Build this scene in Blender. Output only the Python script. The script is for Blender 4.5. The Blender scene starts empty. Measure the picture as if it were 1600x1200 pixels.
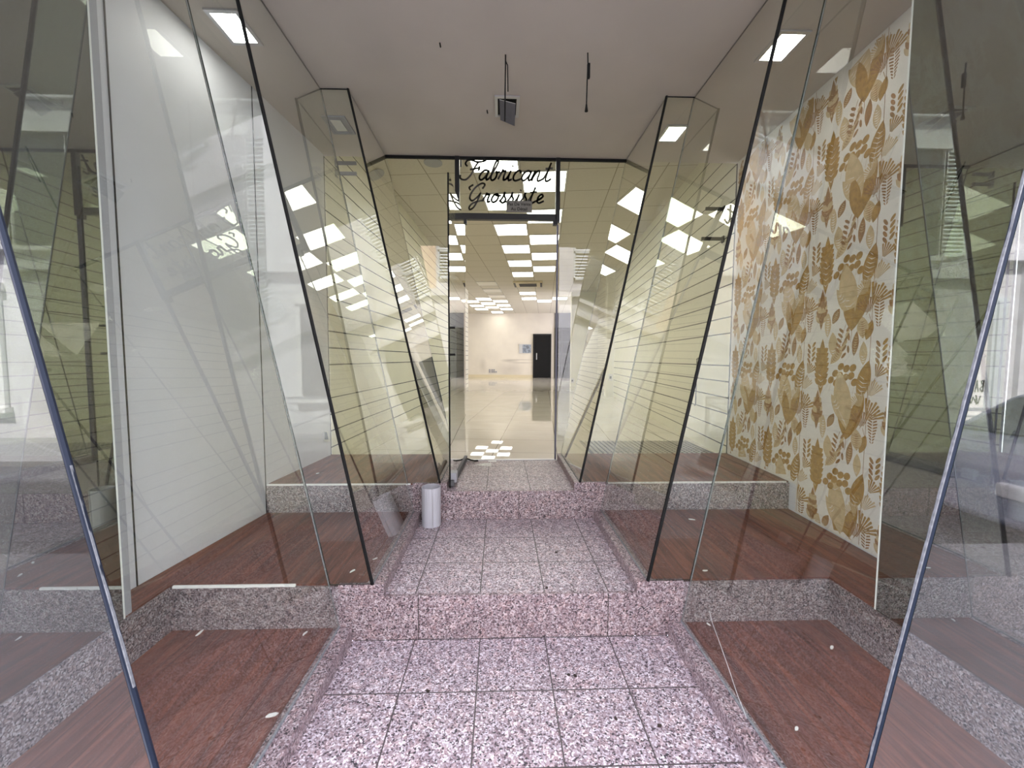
import bpy, bmesh, math, random
from mathutils import Vector, Matrix
random.seed(7)
scene = bpy.context.scene
COL = scene.collection

# ---------------------------------------------------------------- camera
F = 630.84
CAM = Vector((0, 0, 1.2981))
def _ray(px, py):
    a, b = px - 800, py - 600
    cr, sr = math.cos(.0033), math.sin(.0033)
    u = a*cr + b*sr; v = -a*sr + b*cr
    x = u/F; up = -v/F
    cp, sp = math.cos(.0631), math.sin(.0631)
    fw = cp + up*sp; z = -sp + up*cp
    c, s = math.cos(-.0301), math.sin(-.0301)
    return Vector((x*c - fw*s, x*s + fw*c, z))
cd = bpy.data.cameras.new('camera')
cam = bpy.data.objects.new('camera', cd); COL.objects.link(cam)
fwd = _ray(800, 600); rgt = (_ray(801, 600) - fwd).normalized(); fwd.normalize()
upv = rgt.cross(fwd)
cam.matrix_world = Matrix(((rgt.x, upv.x, -fwd.x, CAM.x), (rgt.y, upv.y, -fwd.y, CAM.y), (rgt.z, upv.z, -fwd.z, CAM.z), (0, 0, 0, 1)))
cd.sensor_width = 36; cd.sensor_fit = 'HORIZONTAL'; cd.lens = F/1600*36
cd.clip_start = .02; cd.clip_end = 200
scene.camera = cam

# ---------------------------------------------------------------- light and exposure
w = bpy.data.worlds.new('sky'); scene.world = w; w.use_nodes = True
bg = w.node_tree.nodes['Background']
bg.inputs[0].default_value = (.81, .81, 1.0, 1); bg.inputs[1].default_value = 7.0
sd = bpy.data.lights.new('sun', 'SUN'); sd.energy = 27; sd.angle = math.radians(1.5); sd.color = (1, .985, .96)
sun = bpy.data.objects.new('sun', sd); COL.objects.link(sun)
sun.rotation_euler = (math.radians(-32), 0, math.radians(12))     # shines from above the shop onto the far side of the street
scene.view_settings.view_transform = 'Standard'
scene.view_settings.look = 'None'
scene.view_settings.gamma = 1
scene.view_settings.exposure = 0.0
scene.view_settings.use_curve_mapping = False
scene.cycles.max_bounces = 14
scene.cycles.diffuse_bounces = 5
scene.cycles.glossy_bounces = 6
scene.cycles.transmission_bounces = 12
scene.cycles.transparent_max_bounces = 48
scene.cycles.sample_clamp_indirect = 6
scene.cycles.caustics_reflective = False
scene.cycles.use_denoising = True
LAMP = 8.0        # brightness of the shop ceiling panels
SPOT = 34.0       # brightness of the recessed lamps

# ---------------------------------------------------------------- materials
def new_mat(name):
    m = bpy.data.materials.new(name); m.use_nodes = True
    return m, m.node_tree, m.node_tree.nodes['Principled BSDF']
def nd(nt, t, **k):
    n = nt.nodes.new(t)
    for a, b in k.items(): setattr(n, a, b)
    return n
def ramp(nt, src, stops, interp='LINEAR'):
    r = nd(nt, 'ShaderNodeValToRGB'); r.color_ramp.interpolation = interp
    els = r.color_ramp.elements
    while len(els) < len(stops): els.new(.5)
    for e, (p, c) in zip(els, stops): e.position = p; e.color = (*c, 1)
    nt.links.new(src, r.inputs[0]); return r
def pos(nt):
    return nd(nt, 'ShaderNodeNewGeometry').outputs['Position']
def plain(name, col, rough=.5, metal=0, noise=.0, scale=6, spec=.5, emit=None):
    m, nt, b = new_mat(name)
    b.inputs['Roughness'].default_value = rough; b.inputs['Metallic'].default_value = metal
    b.inputs['Specular IOR Level'].default_value = spec
    n = nd(nt, 'ShaderNodeTexNoise'); n.inputs['Scale'].default_value = scale; n.inputs['Detail'].default_value = 4
    nt.links.new(pos(nt), n.inputs['Vector'])
    lo = tuple(c*(1-noise) for c in col); hi = tuple(min(1, c*(1+noise)) for c in col)
    r = ramp(nt, n.outputs['Fac'], [(.3, lo), (.7, hi)])
    nt.links.new(r.outputs[0], b.inputs['Base Color'])
    if emit:
        b.inputs['Emission Color'].default_value = (*emit[0], 1); b.inputs['Emission Strength'].default_value = emit[1]
    return m
def brick(nt, vec, bw, rh, mortar, off=(0, 0, 0), rot=0):
    mp = nd(nt, 'ShaderNodeMapping', vector_type='TEXTURE')
    mp.inputs['Location'].default_value = off; mp.inputs['Rotation'].default_value = (0, 0, rot)
    nt.links.new(vec, mp.inputs['Vector'])
    t = nd(nt, 'ShaderNodeTexBrick', offset=0.0, squash=1.0)
    t.inputs['Scale'].default_value = 1; t.inputs['Mortar Size'].default_value = mortar
    t.inputs['Mortar Smooth'].default_value = .1
    t.inputs['Brick Width'].default_value = bw; t.inputs['Row Height'].default_value = rh
    nt.links.new(mp.outputs[0], t.inputs['Vector'])
    return t
def granite(name, joints=True, shade=(1, 1, 1)):
    m, nt, b = new_mat(name); p = pos(nt)
    n0 = nd(nt, 'ShaderNodeTexNoise'); n0.inputs['Scale'].default_value = 60; n0.inputs['Detail'].default_value = 2
    nt.links.new(p, n0.inputs['Vector'])
    mixv = nd(nt, 'ShaderNodeMix', data_type='VECTOR'); mixv.inputs[0].default_value = .008
    nt.links.new(p, mixv.inputs[4]); nt.links.new(n0.outputs['Color'], mixv.inputs[5])
    v = nd(nt, 'ShaderNodeTexVoronoi'); v.inputs['Scale'].default_value = 190
    nt.links.new(mixv.outputs[1], v.inputs['Vector'])
    sep = nd(nt, 'ShaderNodeSeparateColor'); nt.links.new(v.outputs['Color'], sep.inputs[0])
    r = ramp(nt, sep.outputs[0], [(0, (.045, .04, .045)), (.11, (.19, .145, .155)), (.26, (.35, .265, .27)), (.44, (.46, .375, .375)), (.62, (.54, .475, .48)), (.80, (.80, .76, .76))], 'CONSTANT')
    v2 = nd(nt, 'ShaderNodeTexVoronoi'); v2.inputs['Scale'].default_value = 45
    nt.links.new(mixv.outputs[1], v2.inputs['Vector'])
    s2 = nd(nt, 'ShaderNodeSeparateColor'); nt.links.new(v2.outputs['Color'], s2.inputs[0])
    r2 = ramp(nt, s2.outputs[1], [(0, (.82, .80, .82)), (.5, (1.0, 1.0, 1.0)), (.8, (1.06, 1.0, .98))], 'CONSTANT')
    mul = nd(nt, 'ShaderNodeMix', data_type='RGBA', blend_type='MULTIPLY'); mul.inputs[0].default_value = 1
    nt.links.new(r.outputs[0], mul.inputs[6]); nt.links.new(r2.outputs[0], mul.inputs[7])
    sh = nd(nt, 'ShaderNodeMix', data_type='RGBA', blend_type='MULTIPLY'); sh.inputs[0].default_value = 1
    nt.links.new(mul.outputs[2], sh.inputs[6]); sh.inputs[7].default_value = (*shade, 1)
    out = sh.outputs[2]
    if joints:
        t = brick(nt, p, .3, .3, .0028, (-.09, 0, 0))
        j = nd(nt, 'ShaderNodeMix', data_type='RGBA'); j.inputs[7].default_value = (.06, .05, .05, 1)
        nt.links.new(t.outputs['Fac'], j.inputs[0]); nt.links.new(out, j.inputs[6]); out = j.outputs[2]
    nt.links.new(out, b.inputs['Base Color'])
    b.inputs['Roughness'].default_value = .42
    return m
def wood(name):
    m, nt, b = new_mat(name); p = pos(nt)
    mp = nd(nt, 'ShaderNodeMapping'); mp.inputs['Scale'].default_value = (30, 2.2, 6)
    mp.inputs['Rotation'].default_value = (0, 0, 0)
    nt.links.new(p, mp.inputs['Vector'])
    n = nd(nt, 'ShaderNodeTexNoise'); n.inputs['Scale'].default_value = 1.4; n.inputs['Detail'].default_value = 9; n.inputs['Distortion'].default_value = .7
    n.inputs['Roughness'].default_value = .62
    nt.links.new(mp.outputs[0], n.inputs['Vector'])
    r = ramp(nt, n.outputs['Fac'], [(.28, (.045, .015, .009)), (.48, (.115, .038, .023)), (.62, (.18, .060, .034)), (.8, (.24, .092, .050))])
    t = brick(nt, p, .195, 1.3, .0008, (.05, .3, 0))
    j = nd(nt, 'ShaderNodeMix', data_type='RGBA'); j.inputs[7].default_value = (.03, .014, .01, 1)
    nt.links.new(t.outputs['Fac'], j.inputs[0]); nt.links.new(r.outputs[0], j.inputs[6])
    nt.links.new(j.outputs[2], b.inputs['Base Color'])
    b.inputs['Roughness'].default_value = .45; b.inputs['Specular IOR Level'].default_value = .3
    return m
def tiled(name, col, col2, joint, bw, rh, mortar, off, rot, rough, noise_scale=3, joint_rough=None):
    m, nt, b = new_mat(name); p = pos(nt)
    n = nd(nt, 'ShaderNodeTexNoise'); n.inputs['Scale'].default_value = noise_scale; n.inputs['Detail'].default_value = 5
    nt.links.new(p, n.inputs['Vector'])
    r = ramp(nt, n.outputs['Fac'], [(.3, col), (.7, col2)])
    t = brick(nt, p, bw, rh, mortar, off, rot)
    j = nd(nt, 'ShaderNodeMix', data_type='RGBA'); j.inputs[7].default_value = (*joint, 1)
    nt.links.new(t.outputs['Fac'], j.inputs[0]); nt.links.new(r.outputs[0], j.inputs[6])
    nt.links.new(j.outputs[2], b.inputs['Base Color'])
    b.inputs['Roughness'].default_value = rough
    return m
def pane_glass(name, tint, gain=1.9, haze=.008):
    # clear sheet: Fresnel reflection plus tinted straight-through transmission; a slab's second face only transmits
    m = bpy.data.materials.new(name); m.use_nodes = True; nt = m.node_tree; nt.nodes.clear()
    o = nd(nt, 'ShaderNodeOutputMaterial')
    tr = nd(nt, 'ShaderNodeBsdfTransparent'); tr.inputs[0].default_value = (*tint, 1)
    tr2 = nd(nt, 'ShaderNodeBsdfTransparent'); tr2.inputs[0].default_value = (1, 1, 1, 1)
    gl = nd(nt, 'ShaderNodeBsdfGlossy'); gl.inputs['Roughness'].default_value = .0; gl.inputs[0].default_value = (1, 1, 1, 1)
    df = nd(nt, 'ShaderNodeBsdfDiffuse'); df.inputs[0].default_value = (.8, .82, .8, 1)
    fr = nd(nt, 'ShaderNodeFresnel'); fr.inputs['IOR'].default_value = 1.52
    mu = nd(nt, 'ShaderNodeMath', operation='MULTIPLY', use_clamp=True); mu.inputs[1].default_value = gain
    nt.links.new(fr.outputs[0], mu.inputs[0])
    g = nd(nt, 'ShaderNodeNewGeometry')
    nz = nd(nt, 'ShaderNodeTexNoise'); nz.inputs['Scale'].default_value = 2.5; nz.inputs['Detail'].default_value = 6
    nt.links.new(g.outputs['Position'], nz.inputs['Vector'])
    hz = nd(nt, 'ShaderNodeMath', operation='MULTIPLY'); hz.inputs[1].default_value = haze*2
    nt.links.new(nz.outputs['Fac'], hz.inputs[0])
    m0 = nd(nt, 'ShaderNodeMixShader'); nt.links.new(hz.outputs[0], m0.inputs[0]); nt.links.new(tr.outputs[0], m0.inputs[1]); nt.links.new(df.outputs[0], m0.inputs[2])
    m1 = nd(nt, 'ShaderNodeMixShader'); nt.links.new(mu.outputs[0], m1.inputs[0]); nt.links.new(m0.outputs[0], m1.inputs[1]); nt.links.new(gl.outputs[0], m1.inputs[2])
    m2 = nd(nt, 'ShaderNodeMixShader'); nt.links.new(g.outputs['Backfacing'], m2.inputs[0]); nt.links.new(m1.outputs[0], m2.inputs[1]); nt.links.new(tr2.outputs[0], m2.inputs[2])
    nt.links.new(m2.outputs[0], o.inputs[0])
    return m

M = {}
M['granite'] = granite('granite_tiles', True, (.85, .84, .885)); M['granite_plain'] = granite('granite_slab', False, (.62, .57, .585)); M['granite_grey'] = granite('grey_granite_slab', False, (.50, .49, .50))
M['wood'] = wood('red_brown_laminate')
M['ceil'] = plain('painted_ceiling', (.54, .49, .44), .7, noise=.05, scale=2)
M['white_wall'] = plain('white_lining_board', (.67, .672, .72), .6, noise=.03, scale=4)
M['paper_base'] = plain('wallpaper_ground', (.74, .70, .665), .7, noise=.04, scale=9)
M['ochre'] = plain('wallpaper_ochre', (.36, .20, .045), .7, noise=.22, scale=40)
M['tan'] = plain('wallpaper_tan', (.54, .40, .23), .7, noise=.12, scale=30)
M['brown'] = plain('wallpaper_brown', (.30, .15, .05), .7, noise=.2, scale=40)
M['slat'] = plain('cream_slatwall', (.79, .765, .63), .45, noise=.03, scale=3)
M['groove'] = plain('dark_groove', (.008, .007, .005), .6)
M['black'] = plain('black_silicone', (.006, .006, .006), .6, spec=.2)
M['dark_metal'] = plain('black_metal', (.012, .012, .013), .4, .3)
M['alu'] = plain('brushed_aluminium', (.55, .55, .57), .35, .8)
M['grey'] = plain('grey_plastic', (.33, .33, .36), .45, noise=.04)
M['bin'] = plain('light_grey_plastic', (.46, .46, .50), .4, noise=.03)
M['jamb'] = plain('bluish_dark_metal', (.085, .085, .13), .4)
M['grey_dark'] = plain('dark_grey_inside', (.10, .10, .11), .6)
M['white'] = plain('white_paint', (.72, .71, .68), .5)
M['paper'] = plain('torn_white_paper', (.8, .8, .78), .8)
M['glass'] = pane_glass('display_glass', (.885, .92, .865))
M['glass_front'] = pane_glass('front_glass', (.90, .93, .92), 1.8, .006)
M['glass_edge'] = plain('green_glass_edge', (.010, .022, .020), .25)
M['edge_blue'] = plain('dark_blue_glass_edge', (.008, .014, .030), .5, spec=.25)
M['caulk'] = plain('white_sealant', (.62, .62, .60), .6, noise=.3, scale=60)
M['seal_grey'] = plain('grey_sealant', (.18, .19, .20), .6, noise=.3, scale=80)
M['mirror'] = plain('tinted_mirror', (.45, .47, .45), .0, 1.0)
M['floor_gloss'] = tiled('polished_cream_tiles', (.62, .585, .50), (.68, .64, .56), (.20, .18, .15), .6, .6, .003, (.01, 4.42, 0), -math.radians(6.3), .02)
M['ceil_tiles'] = tiled('mineral_ceiling_tiles', (.58, .54, .45), (.63, .59, .50), (.30, .26, .19), .535, .585, .006, (.226, 4.666, 0), -math.radians(6.3), .8, 40)
def lamp_mat(name, col, st):
    m, nt, b = new_mat(name)
    b.inputs['Base Color'].default_value = (.8, .8, .8, 1)
    b.inputs['Emission Color'].default_value = (*col, 1); b.inputs['Emission Strength'].default_value = st
    return m
M['lit'] = lamp_mat('lit_panel', (1, .965, .88), LAMP)
M['unlit'] = plain('unlit_panel', (.78, .75, .66), .4)
M['lit_spot'] = lamp_mat('lit_recessed_lamp', (1, .97, .92), SPOT)
M['facade'] = plain('pale_stone_facade', (.60, .59, .60), .85, noise=.12, scale=2)
M['facade_shop'] = plain('own_facade', (.45, .43, .41), .85, noise=.1, scale=2)
M['shutter'] = plain('painted_shutter', (.58, .62, .63), .6, noise=.05)
M['shutter2'] = plain('peach_render', (.66, .47, .33), .8, noise=.05)
M['win_dark'] = plain('dark_window_pane', (.05, .06, .07), .08)
M['asphalt'] = plain('asphalt', (.10, .10, .11), .9, noise=.2, scale=30)
M['pavement'] = plain('pavement_concrete', (.26, .26, .26), .85, noise=.1, scale=8)
M['car'] = plain('car_paint', (.22, .24, .30), .25, .3)
M['rubber'] = plain('tyre_rubber', (.02, .02, .02), .8)
M['print'] = plain('dark_letter_film', (.19, .18, .165), .6)
M['plate'] = plain('grey_brown_plate', (.16, .15, .13), .5)
M['grate_mat'] = plain('steel_chequer', (.42, .40, .34), .4, .3)
M['yellow_ivory'] = plain('ivory_plastic', (.66, .58, .40), .45)
M['photo'] = plain('glossy_photo', (.22, .25, .30), .3, noise=.6, scale=14)
M['leaf'] = plain('dry_leaf', (.03, .02, .015), .8)

# ---------------------------------------------------------------- helpers
class MB:
    """collects faces (world coordinates) and links them as one mesh"""
    def __init__(s): s.v = []; s.f = []; s.m = []
    def quad(s, pts, mi=0):
        i = len(s.v); s.v += [tuple(p) for p in pts]; s.f.append(tuple(range(i, i+len(pts)))); s.m.append(mi); return s
    def box(s, x0, x1, y0, y1, z0, z1, mi=0):
        return s.hexa([(x0,y0,z0),(x1,y0,z0),(x1,y1,z0),(x0,y1,z0)], [(x0,y0,z1),(x1,y0,z1),(x1,y1,z1),(x0,y1,z1)], mi)
    def hexa(s, a, b, mi=0, side=None, top=None):
        n = len(a); i = len(s.v); s.v += [tuple(p) for p in a] + [tuple(p) for p in b]
        s.f.append(tuple(i+n-1-k for k in range(n))); s.m.append(mi)
        s.f.append(tuple(i+n+k for k in range(n))); s.m.append(mi if top is None else top)
        for k in range(n):
            s.f.append((i+k, i+(k+1) % n, i+n+(k+1) % n, i+n+k)); s.m.append(mi if side is None else side)
        return s
    def slab(s, quad, t, mi=0, side=1):
        q = [Vector(p) for p in quad]; n = (q[1]-q[0]).cross(q[3]-q[0]).normalized()*t/2
        return s.hexa([p-n for p in q], [p+n for p in q], mi, side)
    def bar(s, a, b, r, mi=0, n=8, r2=None):
        a, b = Vector(a), Vector(b); d = (b-a).normalized()
        u = d.orthogonal().normalized(); w_ = d.cross(u); r2 = r if r2 is None else r2
        A = [a+(u*math.cos(2*math.pi*k/n)+w_*math.sin(2*math.pi*k/n))*r for k in range(n)]
        B = [b+(u*math.cos(2*math.pi*k/n)+w_*math.sin(2*math.pi*k/n))*r2 for k in range(n)]
        return s.hexa(A, B, mi)
    def tube(s, pts, r, mi=0, n=6):
        for a, b in zip(pts, pts[1:]): s.bar(a, b, r, mi, n)
        return s
    def build(s, name, mats, parent=None, smooth=False, bevel=0):
        if not isinstance(mats, (list, tuple)): mats = [mats]
        me = bpy.data.meshes.new(name)
        off = parent_loc(parent)
        me.from_pydata([tuple(Vector(v)-off) for v in s.v], [], s.f)
        for m in mats: me.materials.append(m)
        for p, mi in zip(me.polygons, s.m): p.material_index = mi
        bm = bmesh.new(); bm.from_mesh(me)
        bmesh.ops.recalc_face_normals(bm, faces=bm.faces); bm.to_mesh(me); bm.free()
        if smooth:
            for p in me.polygons: p.use_smooth = True
        o = bpy.data.objects.new(name, me); COL.objects.link(o)
        if parent: o.parent = parent
        if bevel:
            bv = o.modifiers.new('bevel', 'BEVEL'); bv.width = bevel; bv.segments = 2; bv.limit_method = 'ANGLE'
        return o
def parent_loc(p):
    v = Vector((0, 0, 0))
    while p is not None: v += p.location; p = p.parent
    return v
def tag(o, label=None, cat=None, group=None, kind=None):
    if label: o['label'] = label
    if cat: o['category'] = cat
    if group: o['group'] = group
    if kind: o['kind'] = kind
    return o
def thing(name, loc, label=None, cat=None, group=None, kind=None):
    o = bpy.data.objects.new(name, None); COL.objects.link(o); o.location = loc; o.empty_display_size = .1
    return tag(o, label, cat, group, kind)
def copy_tree(o, parent=None):
    c = o.copy(); COL.objects.link(c); c.parent = parent
    for ch in [x for x in COL.objects if x.parent == o]: copy_tree(ch, c)
    return c
def struct(name, mb, mats, **k): return tag(mb.build(name, mats, **k), kind='structure')

# ---------------------------------------------------------------- levels and plan
H1, H2, ZC, ZS = .2076, .4036, 2.988, 3.40
S0, S1, S2, TH = .90, 1.8016, 2.6814, 3.519
D0, D1, D2 = .062, .265, .455
def LW(y): return -1.47 + (y-3.53)*.0987        # white lining wall on the left, plan position
def RW(y): return 2.04 + (y-3.45)*.0489         # papered wall on the right
A = math.radians(6.3)
U = Vector((math.cos(A), -math.sin(A), 0)); V = Vector((math.sin(A), math.cos(A), 0))
G0 = Vector((.226, 4.666, 0)); TU, TV = .535, .585
def grid(i, j, z): return G0 + U*(i*TU) + V*(j*TV) + Vector((0, 0, z))
B0 = G0 + V*14.3
def bw(u, z, d=0): return B0 + U*u - V*d + Vector((0, 0, z))

# ---------------------------------------------------------------- floors
struct('floor', MB().box(-.675, .79, .72, S1, -.12, 0), M['granite'])
struct('floor', MB().box(-.53, .64, S1+.02, S2, -.1, H1), M['granite'])
struct('floor', MB().box(-.357, .507, S2+.02, TH-.02, -.1, H2), M['granite'])
fl = MB(); fl.box(-6, 6.5, TH+.02, 22, .30, H2)
struct('floor', fl, M['floor_gloss'])
struct('floor', MB().box(-16, 18, -1.2, .72, -.5, -.15), M['pavement'])
struct('floor', MB().box(-16, 18, -4.6, -1.2, -.55, -.40), M['asphalt'])
struct('floor', MB().box(-16, 18, -6.5, -4.6, -.5, -.32), M['pavement'])
# ---------------------------------------------------------------- ceilings
cl = MB(); cl.box(-2.2, 2.6, .95, TH, ZC, ZC+.02)
struct('ceiling', cl, M['ceil'])
cs = MB(); cs.box(-6, 6.5, TH+.03, 22, ZS, ZS+.05)
struct('ceiling', cs, M['ceil_tiles'])
struct('trim_1', MB().box(-2.2, 2.6, TH, TH+.03, ZC+.001, ZS+.05), M['ceil'])
# ---------------------------------------------------------------- walls of the entrance
def lining(name, f, y0, y1, th, mat, sx):
    m = MB()
    m.hexa([(f(y0), y0, D0), (f(y0)+sx*th, y0, D0), (f(y1)+sx*th, y1, D0), (f(y1), y1, D0)],
           [(f(y0), y0, ZC), (f(y0)+sx*th, y0, ZC), (f(y1)+sx*th, y1, ZC), (f(y1), y1, ZC)])
    return struct(name, m, mat)
lining('wall_left', LW, 1.0, 3.518, .05, M['white_wall'], -1)
lining('wall_right', RW, 1.0, 3.518, .05, M['white_wall'], 1)
gr = MB()      # panel joints of the left lining
for y in (1.815, 2.68):
    gr.box(LW(y), LW(y)+.003, y-.003, y+.003, D1, ZC)
struct('trim_2', gr, M['groove'])
# own front above and beside the shopfront
fr = MB(); fr.box(-16, 18, .80, .95, ZC, 7.2)
fr.box(-16, -1.78, .80, .95, -.15, ZC); fr.box(2.06, 18, .80, .95, -.15, ZC)
struct('wall_front', fr, M['facade_shop'])
# ---------------------------------------------------------------- shop shell
def slatwall(name, a, b, z0, z1, side, skip=()):
    """horizontal boards with dark grooves between them, from a to b in plan"""
    a, b = Vector((*a, 0)), Vector((*b, 0)); d = (b-a).normalized(); n = Vector((-d.y, d.x, 0))*side
    m = MB()
    def board(zz0, zz1, t0, t1, mi):
        pa, pb = a+n*t0, b+n*t0; qa, qb = a+n*t1, b+n*t1
        m.hexa([(*pa.xy, zz0), (*pb.xy, zz0), (*qb.xy, zz0), (*qa.xy, zz0)], [(*pa.xy, zz1), (*pb.xy, zz1), (*qb.xy, zz1), (*qa.xy, zz1)], mi)
    board(z0, z1, -.03, -.0025, 1)
    zs = [.515+.145*k for k in range(20) if .515+.145*k < z1-.05 and k not in skip]
    prev = z0
    for z in zs:
        board(prev, z-.0055, -.0024, 0, 0); prev = z+.0055
    board(prev, z1, -.0024, 0, 0)
    return struct(name, m, [M['slat'], M['groove']])
slatwall('wall_left', (-1.475, 3.55), (-1.0, 12.8), H2, ZS, -1, skip=(4,))
slatwall('wall_right', (2.044, 3.55), (2.67, 9.4), H2, ZS, 1, skip=(6,))
slatwall('wall_right', (3.0, 9.6), (3.1, 12.8), H2, ZS, 1)
struct('wall_right', MB().box(2.50, 3.1, 9.42, 9.60, H2, ZS), M['slat'])
struct('wall_right', MB().box(2.26, 3.2, 12.8, 12.95, H2, ZS), M['slat'])
struct('wall_left', MB().box(-5, -1.03, 12.81, 12.9, H2, ZS).box(-3.6, -3.5, 12.9, 20, H2, ZS), M['slat'])
# back wall with stains left by furniture
def stained():
    m, nt, b = new_mat('back_wall_paint'); p = pos(nt)
    out = None
    n = nd(nt, 'ShaderNodeTexNoise'); n.inputs['Scale'].default_value = 2; nt.links.new(p, n.inputs['Vector'])
    r = ramp(nt, n.outputs['Fac'], [(.3, (.66, .61, .53)), (.7, (.71, .66, .57))]); out = r.outputs[0]
    for u, z, su, sz, k in ((-1.35, 1.20, .50, .10, .55), (-1.35, .80, .75, .42, .30), (-2.62, .95, .22, .45, .28), (-.8, 1.10, .75, .035, .5), (-.8, 1.24, .75, .03, .5)):
        c = bw(u, z)
        mp = nd(nt, 'ShaderNodeMapping', vector_type='TEXTURE'); mp.inputs['Location'].default_value = c
        mp.inputs['Rotation'].default_value = (0, 0, -A); mp.inputs['Scale'].default_value = (su, 1.0, sz)
        nt.links.new(p, mp.inputs['Vector'])
        g = nd(nt, 'ShaderNodeTexGradient', gradient_type='SPHERICAL'); nt.links.new(mp.outputs[0], g.inputs[0])
        mu = nd(nt, 'ShaderNodeMath', operation='MULTIPLY'); mu.inputs[1].default_value = k; nt.links.new(g.outputs['Fac'], mu.inputs[0])
        mx = nd(nt, 'ShaderNodeMix', data_type='RGBA'); mx.inputs[7].default_value = (.20, .17, .15, 1)
        nt.links.new(mu.outputs[0], mx.inputs[0]); nt.links.new(out, mx.inputs[6]); out = mx.outputs[2]
    nt.links.new(out, b.inputs['Base Color']); b.inputs['Roughness'].default_value = .6
    return m
bk = MB()
def bwbox(m, u0, u1, z0, z1, d0, d1, mi=0):
    m.hexa([bw(u0, z0, d0), bw(u1, z0, d0), bw(u1, z0, d1), bw(u0, z0, d1)], [bw(u0, z1, d0), bw(u1, z1, d0), bw(u1, z1, d1), bw(u0, z1, d1)], mi)
    return m
bwbox(bk, -6, 4, H2, ZS, -.1, 0)
struct('wall_back', bk, stained())
struct('baseboard_back', bwbox(MB(), -6, -.24, H2, .53, .001, .015), M['yellow_ivory'])
# dark doorway in the back wall
d1 = thing('door_1', bw(.17, H2), kind='structure')
bwbox(MB(), -.20, .55, H2, 2.38, .004, .03).build('door_leaf', M['black'], d1)
fm = MB(); bwbox(fm, -.25, -.20, H2, 2.44, .002, .06); bwbox(fm, .55, .60, H2, 2.44, .002, .06); bwbox(fm, -.20, .55, 2.38, 2.44, .002, .06)
fm.build('door_frame', M['dark_metal'], d1)
bwbox(MB(), -.10, -.06, 1.25, 1.55, .03, .07).build('door_handle', M['alu'], d1)
# opening to a dark room right of it, darkness painted as a black sheet
d2 = thing('door_2', bw(1.2, H2), kind='structure')
bwbox(MB(), .74, 1.8, H2, 2.73, .004, .02).build('dark_room_sheet', M['black'], d2)
fm = MB()
for u in (.74, 1.08, 1.42, 1.76): bwbox(fm, u, u+.05, H2, 2.73, .02, .06)
for z in (H2, .95, 1.5, 2.05, 2.6): bwbox(fm, .74, 1.8, z, z+.05, .02, .05)
fm.build('door_frame', M['dark_metal'], d2)  # bar grid standing in for the black shelving in the dark room
struct('trim_3', bwbox(MB(), .74, 1.8, 2.73, ZS, .004, .03), M['grey_dark'])
# framed picture and sockets on the back wall
pc = thing('wall_picture', bw(-.62, 1.54, .01), 'small grey-blue picture panel hung on the back wall beside the black doorway', 'picture')
bwbox(MB(), -.906, -.333, 1.544, 1.962, .002, .03).build('frame', M['alu'], pc)
bwbox(MB(), -.74, -.35, 1.56, 1.945, .03, .034).build('dark_photo', M['photo'], pc)
ordn = ['first', 'second', 'third', 'last']
for k, u in enumerate((-2.33, -2.21, -2.12, -2.02)):
    for j, z in enumerate((.63, .72)):
        if k == 3 and j == 1: continue
        s = bwbox(MB(), u, u+.075, z, z+.07, .002, .02).build('wall_socket', M['grey'])
        tag(s, '%s socket in the %s pair from the left, low on the back wall' % ('lower' if j == 0 else 'upper', ordn[k]), 'socket', 'sockets low on the back wall')
def wsocket(x, y, z, label):
    t = thing('wall_socket', (x, y, z), label, 'socket')
    MB().box(x-.05, x+.05, y-.012, y, z, z+.16).build('cover_plate', M['white'], t)
    MB().box(x-.022, x+.022, y-.016, y-.012, z+.05, z+.11).build('outlet', M['grey_dark'], t)
wsocket(2.60, 9.42, .78, 'white socket low on the narrow pillar at the end of the right slatwall')
wsocket(2.31, 12.80, .52, 'white box low on the left edge of the far cream pillar')

# ---------------------------------------------------------------- ceiling lights of the shop
def ceiling_light(lit):
    t = thing('ceiling_light', (0, 0, 0), ' ', 'ceiling light', 'square light panels in the shop ceiling')
    x0, x1, y0, y1 = .012, TU-.012, .012, TV-.012
    f_ = MB()
    for b_ in ((0, TU, 0, .02), (0, TU, TV-.02, TV), (0, .02, .02, TV-.02), (TU-.02, TU, .02, TV-.02)): f_.box(*b_, -.012, -.002)
    f_.build('frame', M['white'], t)
    MB().box(.02, TU-.02, .02, TV-.02, -.009, -.003).build('diffuser', M['lit'] if lit else M['unlit'], t)
    return t
protos = {}
def place_light(i, j, lit, label):
    if lit not in protos: o = protos[lit] = ceiling_light(lit)
    else: o = copy_tree(protos[lit])
    o.location = grid(i, -j if False else j, ZS) ; o.rotation_euler = (0, 0, -A)
    o['label'] = label
ordn = ['nearest', 'second', 'third', 'fourth', 'fifth', 'sixth', 'seventh', 'eighth', 'ninth']
for n, j in enumerate((-1, 1, 3, 5, 7, 9)):
    place_light(-1, j, True, f'lit ceiling panel, {ordn[n]} of the left staggered column running from the door')
for n, j in enumerate((0, 2, 4, 6, 8)):
    place_light(0, j, True, f'lit ceiling panel, {ordn[n]} of the right staggered column running from the door')
for lab, i, j in (('lit ceiling panel just beyond the air conditioner', -1, 14), ('lit ceiling panel, second beyond the air conditioner', -1, 16),
                  ('lit ceiling panel right of and behind the two beyond the air conditioner', 0, 17), ('lit ceiling panel at the far right beside the door jamb', 1, 16)):
    place_light(i, j, True, lab)
farl = ((-4, 16), (-3, 17), (-5, 17), (-4, 18), (-3, 19), (-5, 19), (-4, 20), (-3, 21), (-5, 21), (-4, 23))
rows = {16: 'nearest', 17: 'second', 18: 'third', 19: 'fourth', 20: 'fifth', 21: 'sixth', 23: 'farthest'}
cols = {-3: 'right', -4: 'middle', -5: 'left'}
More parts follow.
